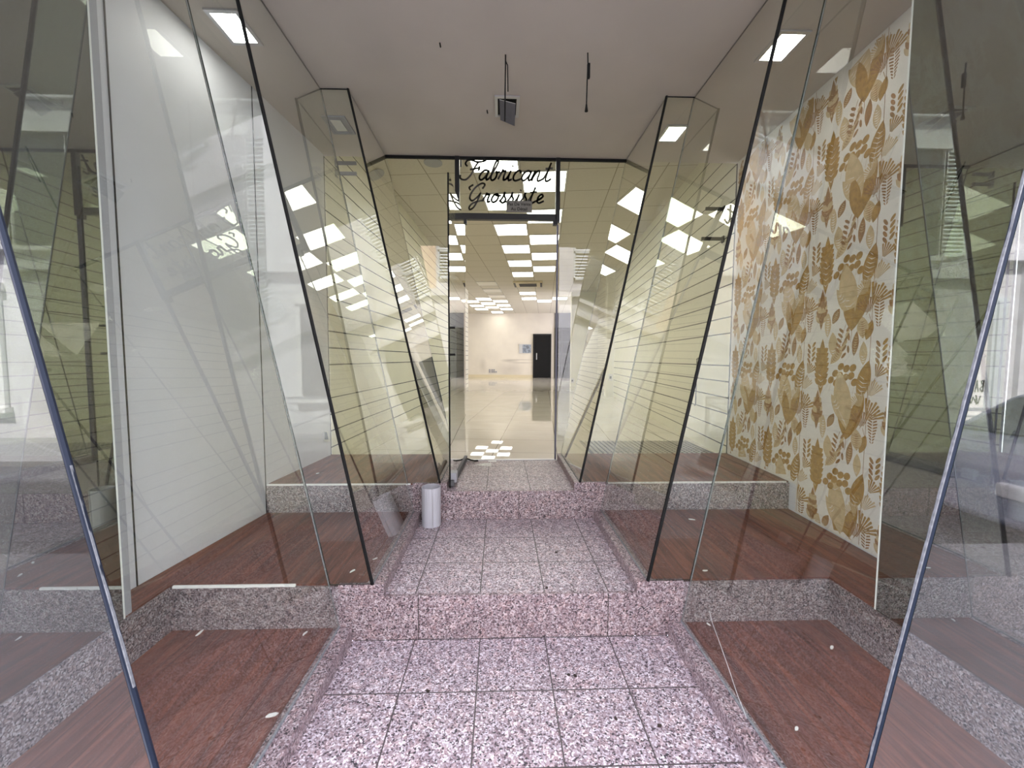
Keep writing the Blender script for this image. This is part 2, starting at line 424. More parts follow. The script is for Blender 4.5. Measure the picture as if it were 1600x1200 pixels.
for i, j in farl:
    place_light(i, j, True, f'lit panel in the far left chequered cluster, {rows[j]} row, {cols[i]} column')
for n, j in enumerate((11, 13, 15)):
    place_light(-3, j, False, f'unlit pale ceiling panel, {ordn[n]} of three left of the air conditioner')
# ceiling cassette
ac = thing('air_conditioner', grid(-.35, 11.5, ZS-.04), 'ivory cassette air conditioner set in the middle of the shop ceiling', 'air conditioner')
def gbox(m, i0, i1, j0, j1, z0, z1, mi=0):
    return m.hexa([grid(i0, j0, z0), grid(i1, j0, z0), grid(i1, j1, z0), grid(i0, j1, z0)], [grid(i0, j0, z1), grid(i1, j0, z1), grid(i1, j1, z1), grid(i0, j1, z1)], mi)
gbox(MB(), -1.1, .4, 11, 12.2, ZS-.05, ZS-.001).build('housing', M['yellow_ivory'], ac, bevel=.01)
g_ = MB()
for k in range(6): gbox(g_, -.8, .1, 11.25+.12*k, 11.31+.12*k, ZS-.065, ZS-.05)
g_.build('grille', M['grey_dark'], ac)
for i0 in (-1.08, .28):
    gbox(MB(), i0, i0+.1, 11.1, 12.1, ZS-.06, ZS-.05).build('air_flap', M['dark_metal'], ac)
sp = MB()
c = Vector((-.72, 4.50, ZS-.006)); ring = [c+Vector((.10*math.cos(a*.314), .10*math.sin(a*.314), 0)) for a in range(20)]
sp.hexa([p-Vector((0, 0, .006)) for p in ring], ring)
tag(sp.build('ceiling_speaker', M['grey']), 'round grey grille in the shop ceiling just behind the glass left of the door', 'ceiling speaker')

# ---------------------------------------------------------------- steps, kerbs and display platforms
st = thing('granite_step', (.05, S1, 0), 'lower pink granite step face with upstands at both ends', 'step')
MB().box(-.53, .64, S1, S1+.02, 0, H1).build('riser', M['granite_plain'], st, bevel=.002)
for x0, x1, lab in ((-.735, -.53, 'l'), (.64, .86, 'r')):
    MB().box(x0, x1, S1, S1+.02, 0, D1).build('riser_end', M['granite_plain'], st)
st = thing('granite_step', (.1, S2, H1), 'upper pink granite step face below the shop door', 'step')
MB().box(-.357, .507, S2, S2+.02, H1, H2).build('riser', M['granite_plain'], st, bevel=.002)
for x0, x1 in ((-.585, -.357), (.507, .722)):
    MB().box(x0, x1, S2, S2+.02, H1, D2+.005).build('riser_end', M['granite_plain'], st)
jm = MB()
for x, z0, z1, y in ((-.374, 0, H1, S1), (.507, 0, H1, S1), (.13, H1, H2, S2)):
    jm.box(x-.0015, x+.0015, y-.001, y+.001, z0, z1)
struct('trim_4', jm, M['groove'])
kerbs = [(-.76, -.675, S0, S1, -.1, D0+.003, 'granite kerb along the left side of the lowest landing'),
         (.79, .875, S0, S1, -.1, D0+.003, 'granite kerb along the right side of the lowest landing'),
         (-.61, -.53, S1+.02, S2, 0, D1, 'granite kerb along the left side of the middle landing'),
         (.64, .72, S1+.02, S2, 0, D1, 'granite kerb along the right side of the middle landing'),
         (-.43, -.357, S2+.02, TH-.02, H1, D2+.004, 'granite kerb along the left side of the top landing by the open door'),
         (.507, .58, S2+.02, TH, H1, D2+.004, 'granite kerb along the right side of the top landing')]
for x0, x1, y0, y1, z0, z1, lab in kerbs:
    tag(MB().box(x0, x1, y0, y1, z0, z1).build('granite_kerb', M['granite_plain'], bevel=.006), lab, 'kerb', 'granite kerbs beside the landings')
def platform(base, boxes, wood_poly, zt, label, strips=()):
    t = thing('display_platform', base, label, 'display platform')
    m = MB()
    for x0, x1, y0, y1, z0, z1 in boxes:
        if x0 == 'L': q = [(LW(y0)+.001, y0), (x1, y0), (x1, y1), (LW(y1)+.001, y1)]
        elif x1 == 'R': q = [(x0, y0), (RW(y0)-.001, y0), (RW(y1)-.001, y1), (x0, y1)]
        else: q = [(x0, y0), (x1, y0), (x1, y1), (x0, y1)]
        m.hexa([(x, y, z0) for x, y in q], [(x, y, z1) for x, y in q])
    m.build('granite_base', M['granite_grey'], t)
    a = [(x, y, zt-.008) for x, y in wood_poly]; b_ = [(x, y, zt) for x, y in wood_poly]
    MB().hexa(a, b_).build('wooden_deck', M['wood'], t)
    for x0, x1, y, z in strips:
        k = MB(); n = max(3, int((x1-x0)/.05)); prev = None
        for i in range(n):
            xa, xb = x0+(x1-x0)*i/n, x0+(x1-x0)*(i+1)/n
            j1, j2 = random.uniform(-.002, .002), random.uniform(-.003, .003)
            k.hexa([(xa, y-.007+j1, z-.003), (xb, y-.007+j2, z-.003), (xb, y+.003, z-.003), (xa, y+.003, z-.003)], [(xa, y-.006+j1, z+.006), (xb, y-.006+j2, z+.006), (xb, y+.003, z+.007), (xa, y+.003, z+.007)])
        k.build('sealant_strip', M['paper'] if x0 < 0 else M['caulk'], t)
    return t
e = .012
RL, RR = -1.485, 1.558
platform((-1.1, 1.35, 0), [(RL, -.76, S0, S1, -.15, D0-.008)], [(RL, S0+.02), (-.76, S0+.02), (-.76, S1), (RL, S1)], D0, 'lowest wooden display platform in the left window')
platform((1.2, 1.35, 0), [(.875, RR, S0, S1, -.15, D0-.008)], [(.875, S0+.02), (RR, S0+.02), (RR, S1), (.875, S1)], D0, 'lowest wooden display platform in the right window')
platform((-1.1, 2.2, 0), [('L', -.735, S1, S2, 0, D1-.008), ('L', RL, S0+.06, S1, -.15, D1-.008)],
         [(LW(S0+.2)+.001, S0+.2), (RL-e, S0+.2), (RL-e, S1+e), (-.61, S1+e), (-.61, S2), (LW(S2)+.001, S2)], D1,
         'middle wooden display platform in the left window, beside the white wall', [(-1.475, -.93, S1+.008, D1-.004)])
platform((1.2, 2.2, 0), [(.86, 'R', S1, S2, 0, D1-.008), (RR, 'R', S0+.06, S1, -.15, D1-.008)],
         [(.72, S1+e), (RR+e, S1+e), (RR+e, S0+.2), (RW(S0+.2)-.001, S0+.2), (RW(S2)-.001, S2), (.72, S2)], D1,
         'middle wooden display platform in the right window, beside the papered wall')
platform((-.95, 3.1, H1), [('L', -.585, S2, 3.515, 0, D2-.008), (-.585, -.43, S2+.02, 3.53, H1, D2-.008)],
         [(LW(S2)+.001, S2+e), (-.43, S2+e), (-.43, 3.53), (LW(3.53)+.001, 3.53)], D2,
         'upper wooden display platform in the left window, at the foot of the slatwall', [(-1.55, -.60, S2+.008, D2-.004)])
platform((1.3, 3.1, H1), [(.722, 'R', S2, 3.515, 0, D2-.008), (.58, .722, S2+.02, 3.53, H1, D2-.008)],
         [(.58, S2+e), (RW(S2)-.001, S2+e), (RW(3.45)-.001, 3.53), (.58, 3.53)], D2,
         'upper wooden display platform in the right window, in front of the floor grate', [(.74, 1.98, S2+.008, D2-.004)])
# metal floor grate right, behind the platform
gt = thing('floor_grate', (1.5, 3.95, H2), 'chequered metal floor grate behind the upper right platform', 'floor grate')
MB().box(.86, 2.03, 3.62, 4.30, H2+.001, H2+.006).build('frame', M['grey_dark'], gt)
gm = MB()
for i in range(24):
    for j in range(12):
        x = .885+i*.047; y = 3.645+j*.054
        if x < 2.0: gm.box(x, x+.028, y, y+.034, H2+.006, H2+.012)
tag(gm.build('raised_studs', M['grate_mat'], gt), kind='stuff')

# ---------------------------------------------------------------- glass
def lx0(z): return -.735-(z-.06)*.2070
def lx1(z): return -.581-(z-.266)*.2020
def lx2(z): return -.402-(z-.459)*.2200
def rx0(z): return .855+(z-.06)*.1970
def rx1(z): return .692+(z-.27)*.2071
def rx2(z): return .545+(z-.462)*.2085
def pane(name, quad, label, near=None, far=None, nm=None, fm=None, glass='glass', nr=.0045, fr_=.0022, crack=None):
    """sheet of glass; near/far = its two upright edges, finished with sealant"""
    c = sum((Vector(q) for q in quad), Vector())/4
    t = thing(name, (c.x, c.y, min(q[2] for q in quad)), label, 'glass pane')
    MB().slab(quad, .008, 0, 1).build('glass_sheet', [M[glass], M['glass_edge']], t)
    for e_, m_, r_ in ((near, nm, nr), (far, fm, fr_)):
        if e_: MB().bar(e_[0], e_[1], r_, 0, 6).build('edge_seal', m_ or M['black'], t)
    return t
def side(fx, y0, y1, z0, label, **k):
    a, b, c_, d = (fx(z0), y0, z0), (fx(z0), y1, z0), (fx(ZC), y1, ZC), (fx(ZC), y0, ZC)
    t = pane('display_window_pane', [a, b, c_, d], label, near=(a, d), far=(b, c_), **k)
    return t
g1 = 'seal_grey'
T0L = side(lx0, S0, S1, D0+.003, 'leaning glass side pane of the lowest left display, nearest the street', nm=M['edge_blue'], fm=M['seal_grey'], nr=.0065)
T0R = side(rx0, S0, S1, D0+.003, 'leaning glass side pane of the lowest right display with a crack near its foot', nm=M['edge_blue'], fm=M['seal_grey'], nr=.0065)
T1L = side(lx1, S1, S2, D1, 'leaning glass side pane of the middle left display', fm=M['seal_grey'], nr=.008)
T1R = side(rx1, S1, S2, D1, 'leaning glass side pane of the middle right display', fm=M['seal_grey'], nr=.008)
T2L = side(lx2, S2, TH, D2+.005, 'leaning glass side pane of the upper left display beside the open door', fm=M['seal_grey'], nr=.008)
T2R = side(rx2, S2, TH, D2+.005, 'leaning glass side pane of the upper right display beside the doorway', fm=M['seal_grey'], nr=.008)
def front(xa, xb, y, z0, label, glass='glass'):
    quad = [(xa(z0) if callable(xa) else xa, y, z0), (xb(z0) if callable(xb) else xb, y, z0), (xb(ZC) if callable(xb) else xb, y, ZC), (xa(ZC) if callable(xa) else xa, y, ZC)]
    return pane('display_window_pane', quad, label, glass=glass)
front(-1.78, lambda z: lx0(z)-.006, S0, D0+.003, 'front glass pane of the left window facing the street', 'glass_front')
front(lambda z: rx0(z)+.006, 2.06, S0, D0+.003, 'front glass pane of the right window facing the street, reflecting the street', 'glass_front')
front(lambda z: lx0(z)+.004, lambda z: lx1(z)-.006, S1+.004, D1, 'narrow street-facing glass pane of the middle left display')
front(lambda z: rx1(z)+.006, lambda z: rx0(z)-.004, S1+.004, D1, 'narrow street-facing glass pane of the middle right display')
front(lambda z: lx1(z)+.004, lambda z: lx2(z)-.006, S2+.004, D2+.005, 'narrow street-facing glass pane of the upper left display')
front(lambda z: rx2(z)+.006, lambda z: rx1(z)-.004, S2+.004, D2+.005, 'narrow street-facing glass pane of the upper right display')
front(lambda z: lx2(z)+.004, -.376, TH, D2+.005, 'tapering fixed glass pane left of the shop doorway')
front(.508, lambda z: rx2(z)-.004, TH, D2+.005, 'tapering fixed glass pane right of the shop doorway')
# crack in the lowest right side pane
cr = MB(); cr.tube([Vector(p)+Vector((-.006, 0, 0)) for p in ((.894, 1.62, .235), (.885, 1.58, .212), (.877, 1.495, .170), (.869, 1.421, .132), (.862, 1.356, .094), (.856, 1.288, .066))], .0009, 0, 4)
o = cr.build('crack', M['caulk'], T0R); o['label'] = 'white curved crack'
# chipped sealant along the near edges: one ragged strip
for t, fx, sg, z0, z1 in ((T0R, rx0, 1, .12, 2.35), (T0L, lx0, -1, .55, 1.05)):
    m = MB(); z = z0; wd = .002
    while z < z1:
        l = random.uniform(.006, .022); w2 = max(.0002, min(.0034, wd+random.uniform(-.0012, .0012)))
        e0, e1 = fx(z)-sg*.0055, fx(z+l)-sg*.0055
        m.hexa([(e0-sg*wd, S0-.005, z), (e0, S0-.005, z), (e0, S0, z), (e0-sg*wd, S0, z)], [(e1-sg*w2, S0-.005, z+l), (e1, S0-.005, z+l), (e1, S0, z+l), (e1-sg*w2, S0, z+l)])
        z += l; wd = w2
    m.build('chipped_sealant', M['seal_grey'], t)
# black sealant line where the glass meets the ceiling
tr = MB(); zz = ZC-.004
path = [(lx0(ZC), S0), (lx0(ZC), S1), (lx1(ZC), S1), (lx1(ZC), S2), (lx2(ZC), S2), (lx2(ZC), TH)]
path2 = [(rx0(ZC), S0), (rx0(ZC), S1), (rx1(ZC), S1), (rx1(ZC), S2), (rx2(ZC), S2), (rx2(ZC), TH)]
for P in (path, path2):
    for a, b in zip(P, P[1:]): tr.bar((*a, zz), (*b, zz), .0035, 0, 6)
tr.box(lx2(ZC), rx2(ZC), TH-.012, TH+.006, ZC-.022, ZC+.0)
struct('trim_5', tr, M['black'])
# dark sealant at the feet of the panes
tf = MB()
for fx, y0, y1, z in ((lx0, S0, S1, D0+.003), (rx0, S0, S1, D0+.003), (lx1, S1, S2, D1), (rx1, S1, S2, D1), (lx2, S2, TH, D2+.005), (rx2, S2, TH, D2+.005)):
    tf.bar((fx(z), y0, z+.002), (fx(z), y1, z+.002), .0055, 0, 6)
struct('trim_6', tf, M['seal_grey'])

# ---------------------------------------------------------------- mirrors above the side risers
def mirror(x, sg, yend, label, frame):
    t = thing('wall_mirror', (x, 1.25, D1), label, 'mirror')
    MB().box(min(x, x+sg*.004), max(x, x+sg*.004), S0+.03, yend, D1-.006, ZC-.004).build('mirror_glass', M['mirror'], t)
    MB().box(min(x+sg*.0045, x+sg*.03), max(x+sg*.0045, x+sg*.03), S0+.03, yend, D1+.001, ZC-.004).build('backing_board', M['grey'], t)
    MB().box(x-.0012, x+.0012, yend-.002, yend+.004, D1-.006, ZC-.004).build('bright_edge', M['paper'], t)
    if frame:
        MB().box(min(x, x+sg*.03), max(x, x+sg*.03), yend+.004, yend+.034, D1+.001, ZC-.004).build('edge_profile', M['grey'], t)
    return t
mirror(-1.492, -1, 1.589, 'tall tinted mirror on the left side wall nearest the street', True)
mirror(1.566, 1, 1.575, 'tall tinted mirror on the right side wall nearest the street', False)

# ---------------------------------------------------------------- doorway: header, letters, leaf
hd = thing('door_header', (.066, TH, 2.45), 'black framed glass transom over the doorway with script lettering', 'transom')
b_ = MB(); b_.box(-.380, -.342, TH-.02, TH+.02, 2.46, ZC-.001); b_.box(.472, .508, TH-.02, TH+.02, 2.46, ZC-.001)
b_.box(-.349, .480, TH-.02, TH+.02, 2.472, 2.522); b_.build('frame', M['dark_metal'], hd)
MB().slab([(-.349, TH, 2.522), (.480, TH, 2.522), (.480, TH, ZC-.022), (-.349, TH, ZC-.022)], .006, 0, 1).build('glass_sheet', [M['glass'], M['glass_edge']], hd)
for x in (-.30, .47):
    b_ = MB(); b_.box(x-.018, x+.018, TH-.022, TH+.022, 2.435, 2.472); b_.build('pivot_fitting', M['dark_metal'], hd)
MB().box(-.335, -.323, TH-.02, TH-.01, 2.90, 2.955).build('clip', M['dark_metal'], hd)
# script lettering, pen strokes as flat bands
def smooth(pts, n=7):
    out = []
    P = [pts[0]] + list(pts) + [pts[-1]]
    for i in range(1, len(P)-2):
        p0, p1, p2, p3 = P[i-1], P[i], P[i+1], P[i+2]
        for k in range(n):
            t = k/n
            out.append(tuple(.5*((2*p1[d])+(-p0[d]+p2[d])*t+(2*p0[d]-5*p1[d]+4*p2[d]-p3[d])*t*t+(-p0[d]+3*p1[d]-3*p2[d]+p3[d])*t**3) for d in (0, 1)))
    out.append(pts[-1]); return out
GL = {
 'a': (1.15, [[(.95, .8), (.65, 1.0), (.25, .75), (.1, .3), (.3, 0), (.6, .15), (.88, .6), (.98, .95)], [(.98, .95), (.85, .35), (.92, .02), (1.15, .12)]]),
 'b': (1.0, [[(0, .12), (.35, .9), (.60, 1.75), (.48, 1.95), (.32, 1.7), (.2, .9), (.2, .2), (.42, -.02), (.7, .2), (.75, .6), (.6, .85), (.8, .8), (1.0, .85)]]),
 'r': (.85, [[(0, .12), (.2, .7), (.3, 1.05), (.36, .88), (.62, .92), (.55, .4), (.6, .02), (.85, .12)]]),
 'i': (.6, [[(0, .12), (.2, .5), (.3, .95)], [(.3, .95), (.22, .3), (.32, .0), (.6, .12)], [(.36, 1.42), (.40, 1.46)]]),
 'c': (.95, [[(.8, .75), (.7, .98), (.4, .92), (.15, .5), (.2, .1), (.5, -.02), (.95, .15)]]),
 'n': (1.25, [[(0, .15), (.15, .7), (.22, 1.0)], [(.22, 1.0), (.15, .45), (.1, 0)], [(.12, .3), (.4, .85), (.65, 1.0), (.72, .7), (.66, .2), (.8, -.02), (1.25, .2)]]),
 't': (.85, [[(0, .15), (.3, .9), (.48, 1.8)], [(.48, 1.8), (.3, .7), (.3, .1), (.5, -.03), (.85, .2)], [(.05, 1.22), (.75, 1.28)]]),
 'o': (1.05, [[(.6, 1.0), (.25, .8), (.12, .3), (.35, 0), (.7, .2), (.8, .7), (.6, 1.0), (.55, .8), (1.05, .8)]]),
 's': (.85, [[(0, .1), (.26, .6), (.36, 1.2)], [(.36, 1.2), (.42, .75), (.62, .40), (.52, .03), (.28, -.03), (.14, .14)], [(.50, .02), (.85, .12)]]),
 'e': (.9, [[(.05, .2), (.45, .45), (.7, .8), (.5, 1.0), (.22, .7), (.2, .2), (.45, -.02), (.9, .22)]]),
 'F': (1.6, [[(.15, 1.35), (-.1, 1.6), (.1, 1.95), (.6, 1.92), (1.1, 1.78), (1.7, 1.85), (2.0, 1.98)], [(1.25, 1.80), (1.0, 1.3), (.75, .5), (.3, .0), (-.25, .1), (-.35, .45)], [(.55, 1.02), (1.0, 1.1), (1.5, 1.22)], [(1.45, 1.35), (1.5, 1.1), (1.42, .95)]]),
 'G': (1.75, [[(.3, 2.0), (-.05, 1.7), (.15, 1.4)], [(1.45, 1.6), (1.6, 2.05), (1.25, 2.2), (.7, 1.8), (.3, 1.0), (.3, .4), (.65, .15), (1.1, .6), (1.35, 1.05)], [(1.35, 1.05), (1.2, .2), (.95, -.6), (.6, -.9), (.45, -.6), (.8, -.1), (1.75, .2)]]),
}
def write(word, x0, x1, base, xh):
    tot = sum(GL[c][0] for c in word); sx = (x1-x0)/tot; x = x0
    for ci, ch in enumerate(word):
        m = MB(); adv, strokes = GL[ch]
        for s_ in strokes:
            P = smooth(s_); Q = []
            for (u, v) in P: Q.append(Vector((x + u*sx + v*xh*.24, 0, base + v*xh)))
            hw = .0076 if ch.islower() else .0070
            for a, b in zip(Q, Q[1:]):
                d = (b-a)
                if d.length < 1e-6: continue
                d.normalize(); n = Vector((-d.z, 0, d.x))*hw; a2 = a-d*hw*.4; b2 = b+d*hw*.4
                y0, y1 = TH-.008, TH-.004
                f4 = [a2-n, b2-n, b2+n, a2+n]
                m.hexa([(p.x, y0, p.z) for p in f4], [(p.x, y1, p.z) for p in f4])
        m.build('letter', M['print'], hd)
        x += adv*sx
write('Fabricant', -.315, .425, 2.80, .082)
write('Grossiste', -.285, .365, 2.618, .070)
pl = thing('small_sign', (.16, TH, 2.548), 'small grey-brown plate with black text in the lower part of the transom', 'sign')
MB().box(.052, .270, TH-.016, TH-.010, 2.535, 2.630).build('plate', M['plate'], pl)
def text(s, size, loc, name, mat, parent, align='CENTER', ext=.0006, rotz=0):
    cu = bpy.data.curves.new('t', 'FONT'); cu.body = s; cu.size = size; cu.extrude = ext; cu.align_x = align; cu.offset = size*.012
    ob = bpy.data.objects.new('t', cu); COL.objects.link(ob)
    bpy.context.view_layer.update()
    me = bpy.data.meshes.new_from_object(ob.evaluated_get(bpy.context.evaluated_depsgraph_get()))
    bpy.data.objects.remove(ob)
    me.materials.clear(); me.materials.append(mat)
    o = bpy.data.objects.new(name, me); COL.objects.link(o); o.parent = parent
    o.rotation_euler = (math.pi/2, 0, rotz); o.location = Vector(loc)-parent_loc(parent)
    return o
text('Pas De Vente', .036, (.161, TH-.0165, 2.590), 'lettering', M['black'], pl)
text('Au Détail', .036, (.161, TH-.0165, 2.550), 'lettering', M['black'], pl)
# the open leaf
dl = thing('glass_door', (-.32, 3.1, .42), 'frameless glass door leaf standing open against the left side of the doorway', 'door')
quadL = [(-.337, 2.70, .422), (-.300, 3.49, .422), (-.300, 3.49, 2.455), (-.337, 2.70, 2.495)]
MB().slab(quadL, .010, 0, 1).build('glass_sheet', [M['glass'], M['glass_edge']], dl)
MB().bar(quadL[0], quadL[3], .0058, 0, 6).build('edge_seal', M['black'], dl)
MB().hexa([(-.352, 2.76, .412), (-.318, 2.76, .412), (-.283, 3.49, .412), (-.317, 3.49, .412)], [(-.352, 2.76, .452), (-.318, 2.76, .452), (-.283, 3.49, .452), (-.317, 3.49, .452)]).build('bottom_rail', M['grey_dark'], dl)
lk = MB(); lk.box(-.345, -.300, 2.78, 2.86, .43, .50); lk.build('floor_lock', M['grey'], dl, bevel=.006)
for z in (1.508, 1.324):
    MB().bar((-.350, 2.80, z), (-.308, 2.80, z), .008, 0, 10).build('handle_fixing', M['black'], dl)
# jamb, threshold
tag(MB().box(.484, .497, TH-.014, TH+.014, H2, 2.435).build('door_jamb', M['jamb']), 'slim bluish metal jamb on the right side of the doorway', 'door jamb')
tag(MB().box(-.357, .507, TH-.018, TH+.018, H2-.02, H2+.006).build('threshold', M['alu']), 'thin metal threshold strip between granite landing and polished floor', 'threshold')
rg = MB(); rg.tube([(-.31, 3.47, H2+.012), (-.28, 3.49, H2+.018), (-.25, 3.47, H2+.012), (-.215, 3.46, H2+.008), (-.19, 3.475, H2+.006)], .007, 0, 6)
tag(rg.build('rubber_strip', M['black']), 'short black rubber strip lying at the left end of the threshold', 'rubber strip')
def blob(name, cx, cy, z, rx, ry, mat, label, cat, group=None, h=.0012, n=14, rot=0, parent=None):
    m = MB(); R = [(1+random.uniform(-.35, .25)) for _ in range(n)]
    P = []
    for k in range(n):
        a = 2*math.pi*k/n; x, y = rx*R[k]*math.cos(a), ry*R[k]*math.sin(a)
        P.append((cx+x*math.cos(rot)-y*math.sin(rot), cy+x*math.sin(rot)+y*math.cos(rot)))
    m.hexa([(x, y, z) for x, y in P], [(x, y, z+h) for x, y in P])
    return tag(m.build(name, mat, parent), label, cat, group)
blob('glue_patch', -.125, 3.36, H2, .075, .05, M['caulk'], 'whitish glue patch on the top landing tiles by the door', 'glue patch')
tag(MB().box(-.10, -.03, 3.455, 3.488, H2, H2+.004).build('tape_piece', M['paper']), 'piece of pale tape at the threshold left of centre', 'tape')

# ---------------------------------------------------------------- recessed lamps and hanging wires
def recessed(x, y, lit, label, opened=False):
    t = thing('recessed_lamp', (x, y, ZC), label, 'recessed lamp', 'square recessed lamps of the entrance ceiling')
    a, b2 = .082, .112
    f_ = MB()
    for bx in ((-a, a, -b2, -b2+.02), (-a, a, b2-.02, b2), (-a, -a+.02, -b2+.02, b2-.02), (a-.02, a, -b2+.02, b2-.02)):
        f_.box(x+bx[0], x+bx[1], y+bx[2], y+bx[3], ZC-.010, ZC-.001)
    f_.build('frame', M['alu'] if lit else M['grey'], t)
    if lit == 'open':
        MB().box(x-a+.02, x+a-.02, y-b2+.02, y+b2-.02, ZC-.004, ZC-.001).build('dark_opening', M['black'], t)
        q = [(x-.05, y-.085, ZC-.012), (x+.055, y-.06, ZC-.02), (x+.055, y+.095, ZC-.075), (x-.045, y+.07, ZC-.05)]
        MB().slab(q, .004, 0, 1).build('hanging_cover', [M['grey_dark'], M['white']], t)
    elif lit:
        MB().box(x-a+.02, x+a-.02, y-b2+.02, y+b2-.02, ZC-.007, ZC-.001).build('diffuser', M['lit_spot'], t)
    else:
        MB().box(x-a+.02, x+a-.02, y-b2+.02, y+b2-.02, ZC-.006, ZC-.001).build('diffuser', M['grey'], t)
        MB().box(x-a+.045, x+a-.045, y-b2+.045, y+b2-.045, ZC-.009, ZC-.006).build('inner_frame', M['white'], t)
    return t
recessed(-1.36, 2.22, True, 'lit recessed lamp in the ceiling over the middle left display')
recessed(1.52, 2.25, True, 'lit recessed lamp in the ceiling over the middle right display')
recessed(-1.17, 3.08, False, 'unlit recessed lamp in the ceiling over the upper left display')
recessed(1.29, 3.10, True, 'lit recessed lamp in the ceiling over the upper right display')
recessed(.045, 2.82, 'open', 'open recessed lamp in the middle of the entrance ceiling with its cover hanging down')
wr = thing('hanging_wire', (.029, 2.313, ZC), 'black wire hanging from the ceiling just in front of the open recessed lamp', 'wire')
MB().tube([(.029, 2.36, ZC-.002), (.029, 2.36, 2.93), (.027, 2.36, 2.80), (.026, 2.36, 2.63)], .004).build('cable', M['black'], wr)
MB().tube([(.029, 2.36, 2.955), (.040, 2.36, 2.93), (.042, 2.36, 2.84), (.043, 2.36, 2.79)], .003).build('loose_end', M['black'], wr)
wr = thing('hanging_wire', (.483, 2.32, ZC), 'black wire with a connector hanging from the ceiling on the right of the middle', 'wire')
MB().tube([(.483, 2.33, ZC-.002), (.485, 2.33, 2.93), (.482, 2.33, 2.84), (.480, 2.33, 2.71)], .0035).build('cable', M['black'], wr)
MB().box(.481, .497, 2.322, 2.338, 2.85, 2.93).build('connector', M['black'], wr, bevel=.003)
MB().bar((.480, 2.33, 2.715), (.480, 2.33, 2.675), .004, 0, 8, .010).build('stripped_end', M['black'], wr)
for x, y, lab in ((-.325, 2.29, 'tiny dark screw stub in the ceiling left of the wires'), (-.09, 2.87, 'tiny dark screw stub in the ceiling beside the open lamp')):
    tag(MB().bar((x, y, ZC), (x+.004, y, ZC-.022), .004, 0, 6).build('ceiling_screw', M['black']), lab, 'screw')

# ---------------------------------------------------------------- grey half-round tube against the upper step
tb = thing('grey_tube_bin', (-.447, 2.60, H1), 'grey plastic tube bin standing against the left end of the upper step', 'bin')
m = MB(); n = 24; R_ = .062; cx, cy = -.448, 2.606
o_ = [(cx+R_*math.cos(2*math.pi*k/n), cy+R_*math.sin(2*math.pi*k/n)) for k in range(n)]
i_ = [(cx+(R_-.004)*math.cos(2*math.pi*k/n), cy+(R_-.004)*math.sin(2*math.pi*k/n)) for k in range(n)]
zt = .462
for k in range(n):
    q = (k+1) % n
    m.quad([(*o_[k], H1), (*o_[q], H1), (*o_[q], zt), (*o_[k], zt)]); m.quad([(*i_[q], H1+.01), (*i_[k], H1+.01), (*i_[k], zt), (*i_[q], zt)])
    m.quad([(*o_[k], zt), (*o_[q], zt), (*i_[q], zt), (*i_[k], zt)])
m.quad([(*p, H1+.01) for p in i_]); m.quad([(*p, H1) for p in reversed(o_)])
m.build('shell', M['bin'], tb)
MB().box(cx+.016, cx+.020, cy-R_-.002, cy-R_+.004, H1, zt).build('seam', M['alu'], tb)
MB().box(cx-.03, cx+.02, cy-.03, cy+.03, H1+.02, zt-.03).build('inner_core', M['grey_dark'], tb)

# ---------------------------------------------------------------- wallpaper with printed leaves
def wp(s, z, off=.0):      # s runs towards the street along the wall from y = 3.45
    y = 3.45 - s
    return Vector((RW(y)-.004-off, y, z))
wallp = thing('botanical_wallpaper', (RW(2.5), 2.5, D1), 'white wallpaper with ochre leaves, ferns and berries covering the right side wall', 'wallpaper')
def wquad(m, pts, t, mi=0):
    m.hexa([wp(s, z, 0) for s, z in pts], [wp(s, z, t) for s, z in pts], mi)
base = MB()
wquad(base, [(-.065, D2+.005), (.77, D2+.005), (.77, ZC-.004), (-.065, ZC-.004)], .002)
wquad(base, [(.77, D2+.005), (.84, D2+.005), (.84, ZC-.004), (.77, ZC-.004)], .002)
wquad(base, [(.84, D1+.012), (2.4, D1+.004), (2.4, ZC-.004), (.84, ZC-.004)], .002)
base.build('paper_ground', M['paper_base'], wallp)
LAYER = [0]
def poly(m, P, mi):
    LAYER[0] = (LAYER[0]+1) % 40
    h = .0024 + LAYER[0]*.000012
    pts = []
    for s, z in P:
        if s > 2.38 or s < -.05 or z > ZC-.01 or z < (D2+.01 if s < .85 else D1+.016): return
        pts.append(wp(s, z, h))
    m.quad(pts, mi)
def leaf(m, x, y, ang, L, W, mi, vein=None, tipw=.5, n=10):
    """pointed leaf from its foot (x, y) along ang"""
    ca, sa = math.cos(ang), math.sin(ang); A_, B_ = [], []
    for k in range(n+1):
        t = k/n; w_ = W/2*math.sin(math.pi*t**(.8 if tipw < .5 else 1))**.85 if 0 < t < 1 else 0
        A_.append((x+ca*L*t-sa*w_, y+sa*L*t+ca*w_)); B_.append((x+ca*L*t+sa*w_, y+sa*L*t-ca*w_))
    for k in range(n):
        poly(m, [A_[k], A_[k+1], B_[k+1], B_[k]], mi)
    if vein is not None:
        for k in range(2, n-1):
            for sg, S in ((1, A_), (-1, B_)):
                c0 = (x+ca*L*(k-.6)/n, y+sa*L*(k-.6)/n); e0 = S[k]; dx, dy = e0[0]-c0[0], e0[1]-c0[1]
                f_ = .86; h = .0024
                poly(m, [(c0[0]-ca*h, c0[1]-sa*h), (c0[0]+dx*f_, c0[1]+dy*f_), (c0[0]+ca*h, c0[1]+sa*h)], vein)
        poly(m, [(x+sa*.0012, y-ca*.0012), (x+ca*L*.9, y+sa*L*.9), (x-sa*.0012, y+ca*.0012)], vein)
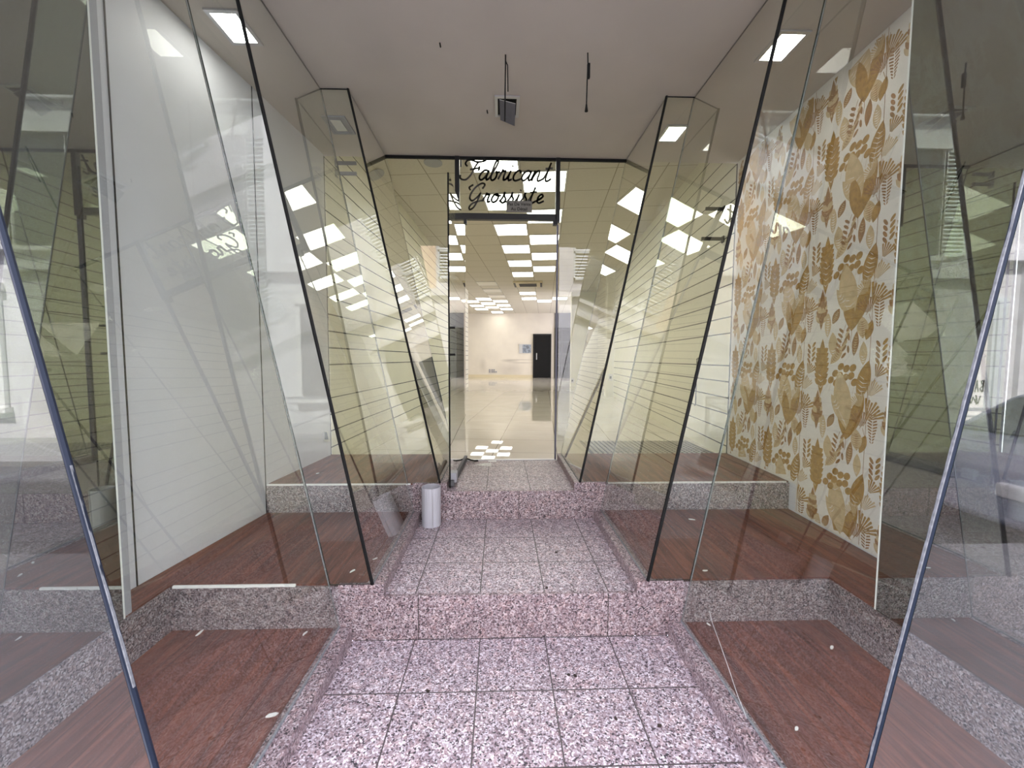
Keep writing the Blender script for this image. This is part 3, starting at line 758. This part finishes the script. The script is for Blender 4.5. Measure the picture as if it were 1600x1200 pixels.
def ell(m, x, y, a, b, rot, mi, n=14):
    ca, sa = math.cos(rot), math.sin(rot)
    poly(m, [(x+ca*a*math.cos(t)-sa*b*math.sin(t), y+sa*a*math.cos(t)+ca*b*math.sin(t)) for t in [2*math.pi*k/n for k in range(n)]], mi)
def fan(m, x, y, ang, R, spread, mi, mi2, n=9):
    """ginkgo leaf: ribs spreading from its foot"""
    for k in range(n):
        a0 = ang-spread/2+spread*k/n; a1 = a0+spread/n*.66; r = R*(.93+.07*math.sin(k*2.1))
        poly(m, [(x+.12*R*math.cos(a0), y+.12*R*math.sin(a0)), (x+r*math.cos(a0), y+r*math.sin(a0)), (x+r*1.03*math.cos((a0+a1)/2), y+r*1.03*math.sin((a0+a1)/2)), (x+r*math.cos(a1), y+r*math.sin(a1)), (x+.12*R*math.cos(a1), y+.12*R*math.sin(a1))], mi)
    stem(m, [(x, y), (x-math.cos(ang)*R*.5, y-math.sin(ang)*R*.5)], mi2)
def stem(m, pts, mi, w_=.0014):
    for (a, b), (c, d) in zip(pts, pts[1:]):
        l = math.hypot(c-a, d-b) or 1; nx, ny = -(d-b)/l*w_, (c-a)/l*w_
        poly(m, [(a-nx, b-ny), (c-nx, d-ny), (c+nx, d+ny), (a+nx, b+ny)], mi)
R90 = math.pi/2
def motif(m, ox, oz):
    O, T, B = 0, 1, 2
    X = lambda a: ox+a; Z_ = lambda a: oz+a
    # big bud: tan cup with two dark pointed leaves, tip at (.375, 0)
    leaf(m, X(.375), Z_(.03), R90+.22, .34, .125, T, 3)
    leaf(m, X(.375), Z_(.05), R90+.62, .21, .07, T, 3)
    leaf(m, X(.375), Z_(-.03), R90+.20, .25, .078, O, None)
    leaf(m, X(.375), Z_(-.03), R90-.38, .29, .084, O, None)
    stem(m, [(X(.375), Z_(0)), (X(.378), Z_(-.05)), (X(.372), Z_(-.09))], B)
    # spotted leaf above right
    leaf(m, X(.445), Z_(.20), R90-.25, .23, .085, O, 3)
    for k in range(6): ell(m, X(.487+.004*k), Z_(.26+.02*k), .014, .004, .5, 3)
    # fan leaves at the right seam
    fan(m, X(.485), Z_(.055), R90+.35, .10, 1.7, B, B); fan(m, X(.50), Z_(.10), R90-.6, .12, 1.5, O, B, 8)
    fan(m, X(.465), Z_(.165), R90+.7, .085, 1.9, T, B, 11); fan(m, X(.015), Z_(.225), R90-.2, .10, 1.6, T, B, 10)
    # veined pod under the fans
    leaf(m, X(.455), Z_(-.075), R90+.1, .12, .075, T, B); leaf(m, X(.475), Z_(-.085), R90-.3, .11, .05, O, None)
    # ladder leaf at the left seam
    for k in range(10):
        w_ = .028*(1-abs(k-5.5)/8)
        for sg in (-1, 1):
            poly(m, [(X(.045+sg*.003), Z_(-.02+.016*k)), (X(.045+sg*(.003+w_)), Z_(-.016+.016*k+.006)), (X(.045+sg*(.003+w_)), Z_(-.007+.016*k+.006)), (X(.045+sg*.003), Z_(-.011+.016*k))], B)
    # pale upright leaf
    leaf(m, X(.465), Z_(-.22), R90+.03, .13, .052, T, 3)
    leaf(m, X(.20), Z_(-.06), R90, .15, .05, T, 3)
    # loose sprig of small oval leaves
    for k in range(5):
        ell(m, X(.305-.024+.006*k), Z_(-.135+.028*k), .022, .0085, 2.5, B); ell(m, X(.305+.026+.006*k), Z_(-.125+.028*k), .023, .0085, .9, T if k % 2 else B)
    stem(m, [(X(.29), Z_(-.17)), (X(.31), Z_(-.05)), (X(.335), Z_(.01))], B)
    # oak-like leaf
    for k in range(5):
        leaf(m, X(.145), Z_(.03+.032*k), R90+.75, .075-.008*k, .036, B if k % 2 else T, None, n=6); leaf(m, X(.145), Z_(.03+.032*k), R90-.75, .078-.008*k, .036, B if k % 2 else T, None, n=6)
    leaf(m, X(.145), Z_(-.01), R90, .25, .05, B, T)
    leaf(m, X(.235), Z_(.02), R90-.5, .10, .05, B, T)
    # berries on thin stems
    for bx, bz in ((.275, .345), (.315, .385), (.355, .375), (.40, .38), (.31, .335), (.35, .325), (.39, .335), (.245, .305), (.285, .29), (.415, .30)):
        ell(m, X(bx), Z_(bz-.0), .025, .020, .7, O); stem(m, [(X(bx), Z_(bz-.017)), (X(bx-.01), Z_(bz-.07))], T, .0009)
    # big ragged dark leaf
    for k in range(7):
        y_ = .30+.032*k; wd = .050-.0045*abs(k-2.5)
        leaf(m, X(.165), Z_(y_-.03), R90+.95, wd+.026, .036, O, None, n=6); leaf(m, X(.165), Z_(y_-.03), R90-.95, wd+.024, .036, O, None, n=6)
    leaf(m, X(.165), Z_(.205), R90, .35, .075, O, 3)
    stem(m, [(X(.165), Z_(.23)), (X(.16), Z_(.17))], B)
    # small sprig and quarter fan left
    for k in range(4):
        ell(m, X(.07-.018), Z_(.42+.03*k), .02, .009, 2.2, B); ell(m, X(.07+.022), Z_(.43+.03*k), .021, .009, .9, O)
    fan(m, X(.045), Z_(.33), R90-.5, .085, 1.3, O, B, 6)
    leaf(m, X(.255), Z_(.44), R90+.1, .15, .07, T, 3)
    leaf(m, X(.235), Z_(.40), R90-.7, .14, .06, T, B)
    for k in range(4): ell(m, X(.33+.03*(k % 2)), Z_(.45+.035*k), .022, .0085, .8+.9*(k % 2), B)
    leaf(m, X(.40), Z_(.445), R90-.1, .14, .045, B, T)
pr = MB()
for c_ in range(-1, 6):
    for r_ in range(-1, 6):
        motif(pr, 1.355-.005-.5*2 + .5*(c_-0) - .5, .255 + .6165*r_)
pm = pr.build('printed_leaves', [M['ochre'], M['tan'], M['brown'], M['paper_base']], wallp)
sm = MB()
for s in (.355, .855, 1.355, 1.855):
    z0 = D1+.02 if s > .84 else D2+.01
    sm.hexa([wp(s-.0012, z0, .0031), wp(s+.0012, z0, .0031), wp(s+.0012, z0, .0036), wp(s-.0012, z0, .0036)], [wp(s-.0012, ZC-.01, .0031), wp(s+.0012, ZC-.01, .0031), wp(s+.0012, ZC-.01, .0036), wp(s-.0012, ZC-.01, .0036)])
sm.build('seam', M['brown'], wallp)

# ---------------------------------------------------------------- small things in the windows
pap = ((-1.345, 1.780, D0, 'white half-round paper chip on the lowest left platform against the riser'),
       (-.873, 1.765, D0, 'white torn paper chip on the lowest left platform near the glass corner'),
       (-.790, 1.345, D0, 'long white paper chip on the lowest left platform beside the side pane'),
       (-.715, 1.920, D1, 'tiny white chip at the front of the middle left platform'),
       (-.640, 2.040, D1, 'white chip against the side pane on the middle left platform'),
       (1.238, 2.506, D1, 'white torn scrap far back on the middle right platform'),
       (1.002, 1.883, D1, 'tiny white chip at the front of the middle right platform'),
       (.975, 1.780, D0, 'pale chip on the lowest right platform against the riser'),
       (1.425, 1.615, D0, 'pale chip on the lowest right platform towards the side riser'),
       (.996, 1.248, D0, 'tiny white speck near the front of the lowest right platform'),
       (-1.33, 2.941, D2, 'tiny white chip on the upper left platform'))
for k, (x, y, z, lab) in enumerate(pap):
    s = random.uniform(.006, .012)
    blob('paper_scrap', x, y, z+.0005, s*1.8, s*.7, M['paper'], lab, 'paper scrap', 'white scraps on the wooden platforms', .003, 7, random.uniform(0, 3))
lv = ((.319, 2.205, H1, 'dark leaf scrap right of the middle of the middle landing'), (.225, 1.85, H1, 'dark speck at the front edge of the middle landing'),
      (-.278, 1.507, 0, 'dark speck on the first joint of the lowest landing, left'), (.311, 1.568, 0, 'dark speck on the lowest landing, right one of a close pair'),
      (.285, 1.573, 0, 'dark speck on the lowest landing, left one of a close pair'), (.42, 1.368, 0, 'black speck on the lowest landing tile right of the middle'),
      (.568, 1.334, 0, 'small dark speck near the right side of the lowest landing'))
for x, y, z, lab in lv:
    blob('dirt_speck', x, y, z+.0003, .009, .006, M['leaf'], lab, 'dirt speck', 'dark specks on the granite', .003, 7, random.uniform(0, 3))
ph = thing('torn_photo', (LW(3.44), 3.44, .58), 'small torn grey photo stuck low at the far end of the left white wall', 'paper')
m = MB(); yl = lambda y: LW(y)+.004
m.hexa([(yl(3.50), 3.50, .575), (yl(3.40), 3.40, .597), (yl(3.41), 3.41, .680), (yl(3.47), 3.47, .672)], [(yl(3.50)+.002, 3.50, .575), (yl(3.40)+.002, 3.40, .597), (yl(3.41)+.002, 3.41, .680), (yl(3.47)+.002, 3.47, .672)])
m.build('paper', M['paper'], ph)
m = MB(); m.hexa([(yl(3.47)+.0025, 3.47, .60), (yl(3.41)+.0025, 3.41, .612), (yl(3.415)+.0025, 3.415, .675), (yl(3.45)+.0025, 3.45, .668)], [(yl(3.47)+.0035, 3.47, .60), (yl(3.41)+.0035, 3.41, .612), (yl(3.415)+.0035, 3.415, .675), (yl(3.45)+.0035, 3.45, .668)])
m.build('picture', M['photo'], ph)
# shelf arms and hook on the slatwalls
for x0, x1, z, lab in ((-1.46, -1.28, 3.03, 'upper of two grey shelf arms high on the left slatwall'), (-1.46, -1.28, 2.94, 'lower of two grey shelf arms high on the left slatwall'),
                       (1.89, 2.06, 2.68, 'upper of two dark shelf arms on the near end of the right slatwall'), (1.86, 2.06, 2.41, 'lower of two dark shelf arms on the near end of the right slatwall')):
    t = thing('shelf_arm', (x0, 3.75, z), lab, 'shelf arm', 'shelf arms on the slatwalls')
    MB().box(x0, x1, 3.745, 3.765, z-.016, z+.014).build('arm', M['grey'] if x0 < 0 else M['dark_metal'], t, bevel=.004)
    xx = x0-.008 if x0 < 0 else x1-.004
    MB().box(xx, xx+.012, 3.735, 3.775, z-.035, z+.025).build('bracket', M['grey'] if x0 < 0 else M['dark_metal'], t)
hk = MB(); hk.tube([(2.10, 4.22, 1.31), (2.085, 4.22, 1.30), (2.085, 4.22, .83), (2.08, 4.21, .81), (2.06, 4.19, .81)], .006, 0, 6)
tag(hk.build('hook_rod', M['dark_metal']), 'thin black hook rod hanging on the right slatwall', 'hook')

# ---------------------------------------------------------------- the street behind, seen in the reflections
bd = thing('opposite_building', (0, -6.5, -.32), 'pale stone building with shuttered windows across the street, seen reflected in the glass', 'building')
bm_ = MB(); bm_.box(-16, 18, -7.0, -6.5, -.32, 13); bm_.build('facade_wall', M['facade'], bd)
sh_protos = {}
def facade_window(x, z, h, w_=1.05, shut=True):
    f_ = MB(); f_.box(x-w_/2-.1, x-w_/2, -6.5, -6.42, z, z+h); f_.box(x+w_/2, x+w_/2+.1, -6.5, -6.42, z, z+h)
    f_.box(x-w_/2-.16, x+w_/2+.16, -6.5, -6.38, z+h, z+h+.14); f_.box(x-w_/2-.16, x+w_/2+.16, -6.5, -6.36, z-.1, z)
    wf = f_.build('window', M['white'], bd)
    MB().box(x-w_/2, x+w_/2, -6.499, -6.48, z, z+h).build('pane', M['win_dark'], wf)
    if shut:
        for sg in (-1, 1):
            s_ = MB(); xc = x+sg*(w_*.75+.02); hw = w_/4
            s_.box(xc-hw, xc-hw+.05, -6.47, -6.42, z, z+h); s_.box(xc+hw-.05, xc+hw, -6.47, -6.42, z, z+h)
            for zz_ in (z, z+h/3, z+2*h/3, z+h-.06): s_.box(xc-hw, xc+hw, -6.47, -6.42, zz_, zz_+.06)
            s_.box(xc-hw+.05, xc+hw-.05, -6.49, -6.475, z, z+h, 1)
            for k in range(int(h/.10)):
                zz_ = z+.05+k*.10
                s_.hexa([(xc-hw+.05, -6.475, zz_), (xc+hw-.05, -6.475, zz_), (xc+hw-.05, -6.44, zz_), (xc-hw+.05, -6.44, zz_)], [(xc-hw+.05, -6.475, zz_+.055), (xc+hw-.05, -6.475, zz_+.055), (xc+hw-.05, -6.45, zz_+.04), (xc-hw+.05, -6.45, zz_+.04)])
            s_.build('shutter', [M['shutter'], M['black']], wf)
for x in (-11.3, -7.25, -.70, 3.75, 7.80, 12.4):
    facade_window(x, 3.9, 2.6, 1.3); facade_window(x, 8.2, 2.2, 1.3)
for x in (-10.5, -4.2, 1.0): facade_window(x, .3, 2.3, 1.3, False)
m = MB(); m.box(-16, 18, -6.5, -6.34, 3.35, 3.55); m.box(-16, 18, -6.5, -6.36, 7.25, 7.4); m.box(10.95, 11.3, -6.5, -6.4, -.32, 3.35); m.build('string_course', M['facade'], bd)
m = MB(); m.box(-3.2, -2.1, -6.5, -6.49, 3.6, 7.2); m.build('peach_wall_strip', M['shutter2'], bd)
m = MB(); m.box(9.1, 10.3, -6.499, -6.47, -.32, 2.45); dr = m.build('doorway', M['paper_base'], bd)
m = MB(); m.box(8.8, 9.1, -6.5, -6.40, -.32, 2.6); m.box(10.3, 10.6, -6.5, -6.40, -.32, 2.6); m.box(9.1, 10.3, -6.5, -6.40, 2.45, 2.6); m.box(10.36, 10.54, -6.5, -6.36, -.32, 2.54); m.build('door_surround', M['shutter'], dr)
m = MB()
for k, P in enumerate((((0, .3), (.02, 0)), ((0, .3), (.12, .27), (.02, .16), (.15, .08), (.02, 0)), ((.22, 0), (.3, .3), (.36, 0)), ((.24, .12), (.37, .12)), ((.45, .3), (.45, 0)), ((.58, .3), (.45, .14), (.6, 0)), ((.8, .28), (.68, .3), (.66, .18), (.8, .12), (.76, .0), (.64, .02)),
                       ((.1, -.1), (.2, -.3), (.3, -.08), (.25, -.3), (.42, -.12), (.5, -.3), (.6, -.1), (.75, -.25), (.85, -.08)))):
    m.tube([(10.27-.5*u, -6.462, .62+.85*v) for u, v in P], .009, 0, 4)
m.build('graffiti', M['black'], dr)
def barrier(x, label):
    t = thing('street_barrier', (x, -4.3, -.40), label, 'barrier', 'cross-braced street barriers')
    for sx in (-.75, .75): MB().box(x+sx-.03, x+sx+.03, -4.33, -4.27, -.40, .55).build('post', M['grey'], t)
    MB().box(x-.72, x+.72, -4.32, -4.28, .50, .55).box(x-.72, x+.72, -4.32, -4.28, .40, .43).build('top_rail', M['grey'], t)
    MB().box(x-.72, x+.72, -4.32, -4.28, -.20, -.16).build('bottom_rail', M['grey'], t)
    MB().bar((x-.72, -4.3, -.16), (x+.72, -4.3, .40), .02).build('brace', M['grey'], t)
    MB().bar((x-.72, -4.3, .40), (x+.72, -4.3, -.16), .02).build('brace', M['grey'], t)
for x, l in ((-5.6, 'grey cross-braced barrier far left along the opposite pavement'), (-3.6, 'grey cross-braced barrier left along the opposite pavement'),
             (4.9, 'grey cross-braced barrier right along the opposite pavement, nearest the middle'), (6.9, 'grey cross-braced barrier reflected at the right edge of the front glass'), (8.9, 'grey cross-braced barrier outermost on the right of the opposite pavement')):
    barrier(x, l)
# parked car, reflected low in the right front pane
car = thing('car', (6.3, -2.2, -.40), 'grey-blue hatchback parked at the kerb, reflected in the right front glass', 'car')
prof = [(0, .28), (.05, .55), (.25, .70), (1.05, .86), (1.70, 1.28), (2.1, 1.40), (3.0, 1.40), (3.65, 1.12), (3.95, .98), (4.02, .6), (4.0, .28), (3.55, .22), (.45, .22)]
def carpt(u, z, sd_):
    hw = .80 - max(0, z-.75)*.28
    return (4.3+u, -2.1+sd_*hw, -.40+z)
m = MB(); m.hexa([carpt(u, z, -1) for u, z in prof], [carpt(u, z, 1) for u, z in prof]); m.build('body', M['car'], car, bevel=.05)
for sg in (-1, 1):
    for P in (((1.35, .92), (1.78, 1.26), (2.25, 1.33), (2.25, .92)), ((2.32, .92), (2.32, 1.33), (2.95, 1.33), (3.45, 1.02), (3.3, .92))):
        MB().hexa([tuple(Vector(carpt(u, z, sg))+Vector((0, sg*.004, 0))) for u, z in P], [tuple(Vector(carpt(u, z, sg))+Vector((0, sg*.012, 0))) for u, z in P]).build('side_window', M['win_dark'], car)
MB().hexa([carpt(1.12, .90, -.82), carpt(1.12, .90, .82), carpt(1.66, 1.255, .82), carpt(1.66, 1.255, -.82)], [tuple(Vector(carpt(u, z, s))+Vector((-.015, 0, .02))) for u, z, s in ((1.12, .90, -.82), (1.12, .90, .82), (1.66, 1.255, .82), (1.66, 1.255, -.82))]).build('windscreen', M['win_dark'], car)
for u in (.8, 3.25):
    for sg in (-1, 1):
        x, y, z = 4.3+u, -2.1+sg*.74, -.40+.30
        wh = MB().bar((x, y-.10, z), (x, y+.10, z), .30, 0, 24).build('wheel', M['rubber'], car)
        MB().bar((x, y+sg*.10, z), (x, y+sg*.112, z), .19, 0, 16).build('hubcap', M['alu'], wh)
for sg in (-.7, .7): MB().box(4.31, 4.40, -2.1+sg-.14, -2.1+sg+.14, .12, .24).build('headlight', M['white'], car, bevel=.02)

for o in list(COL.objects):
    if o.get('label') == ' ': del o['label']
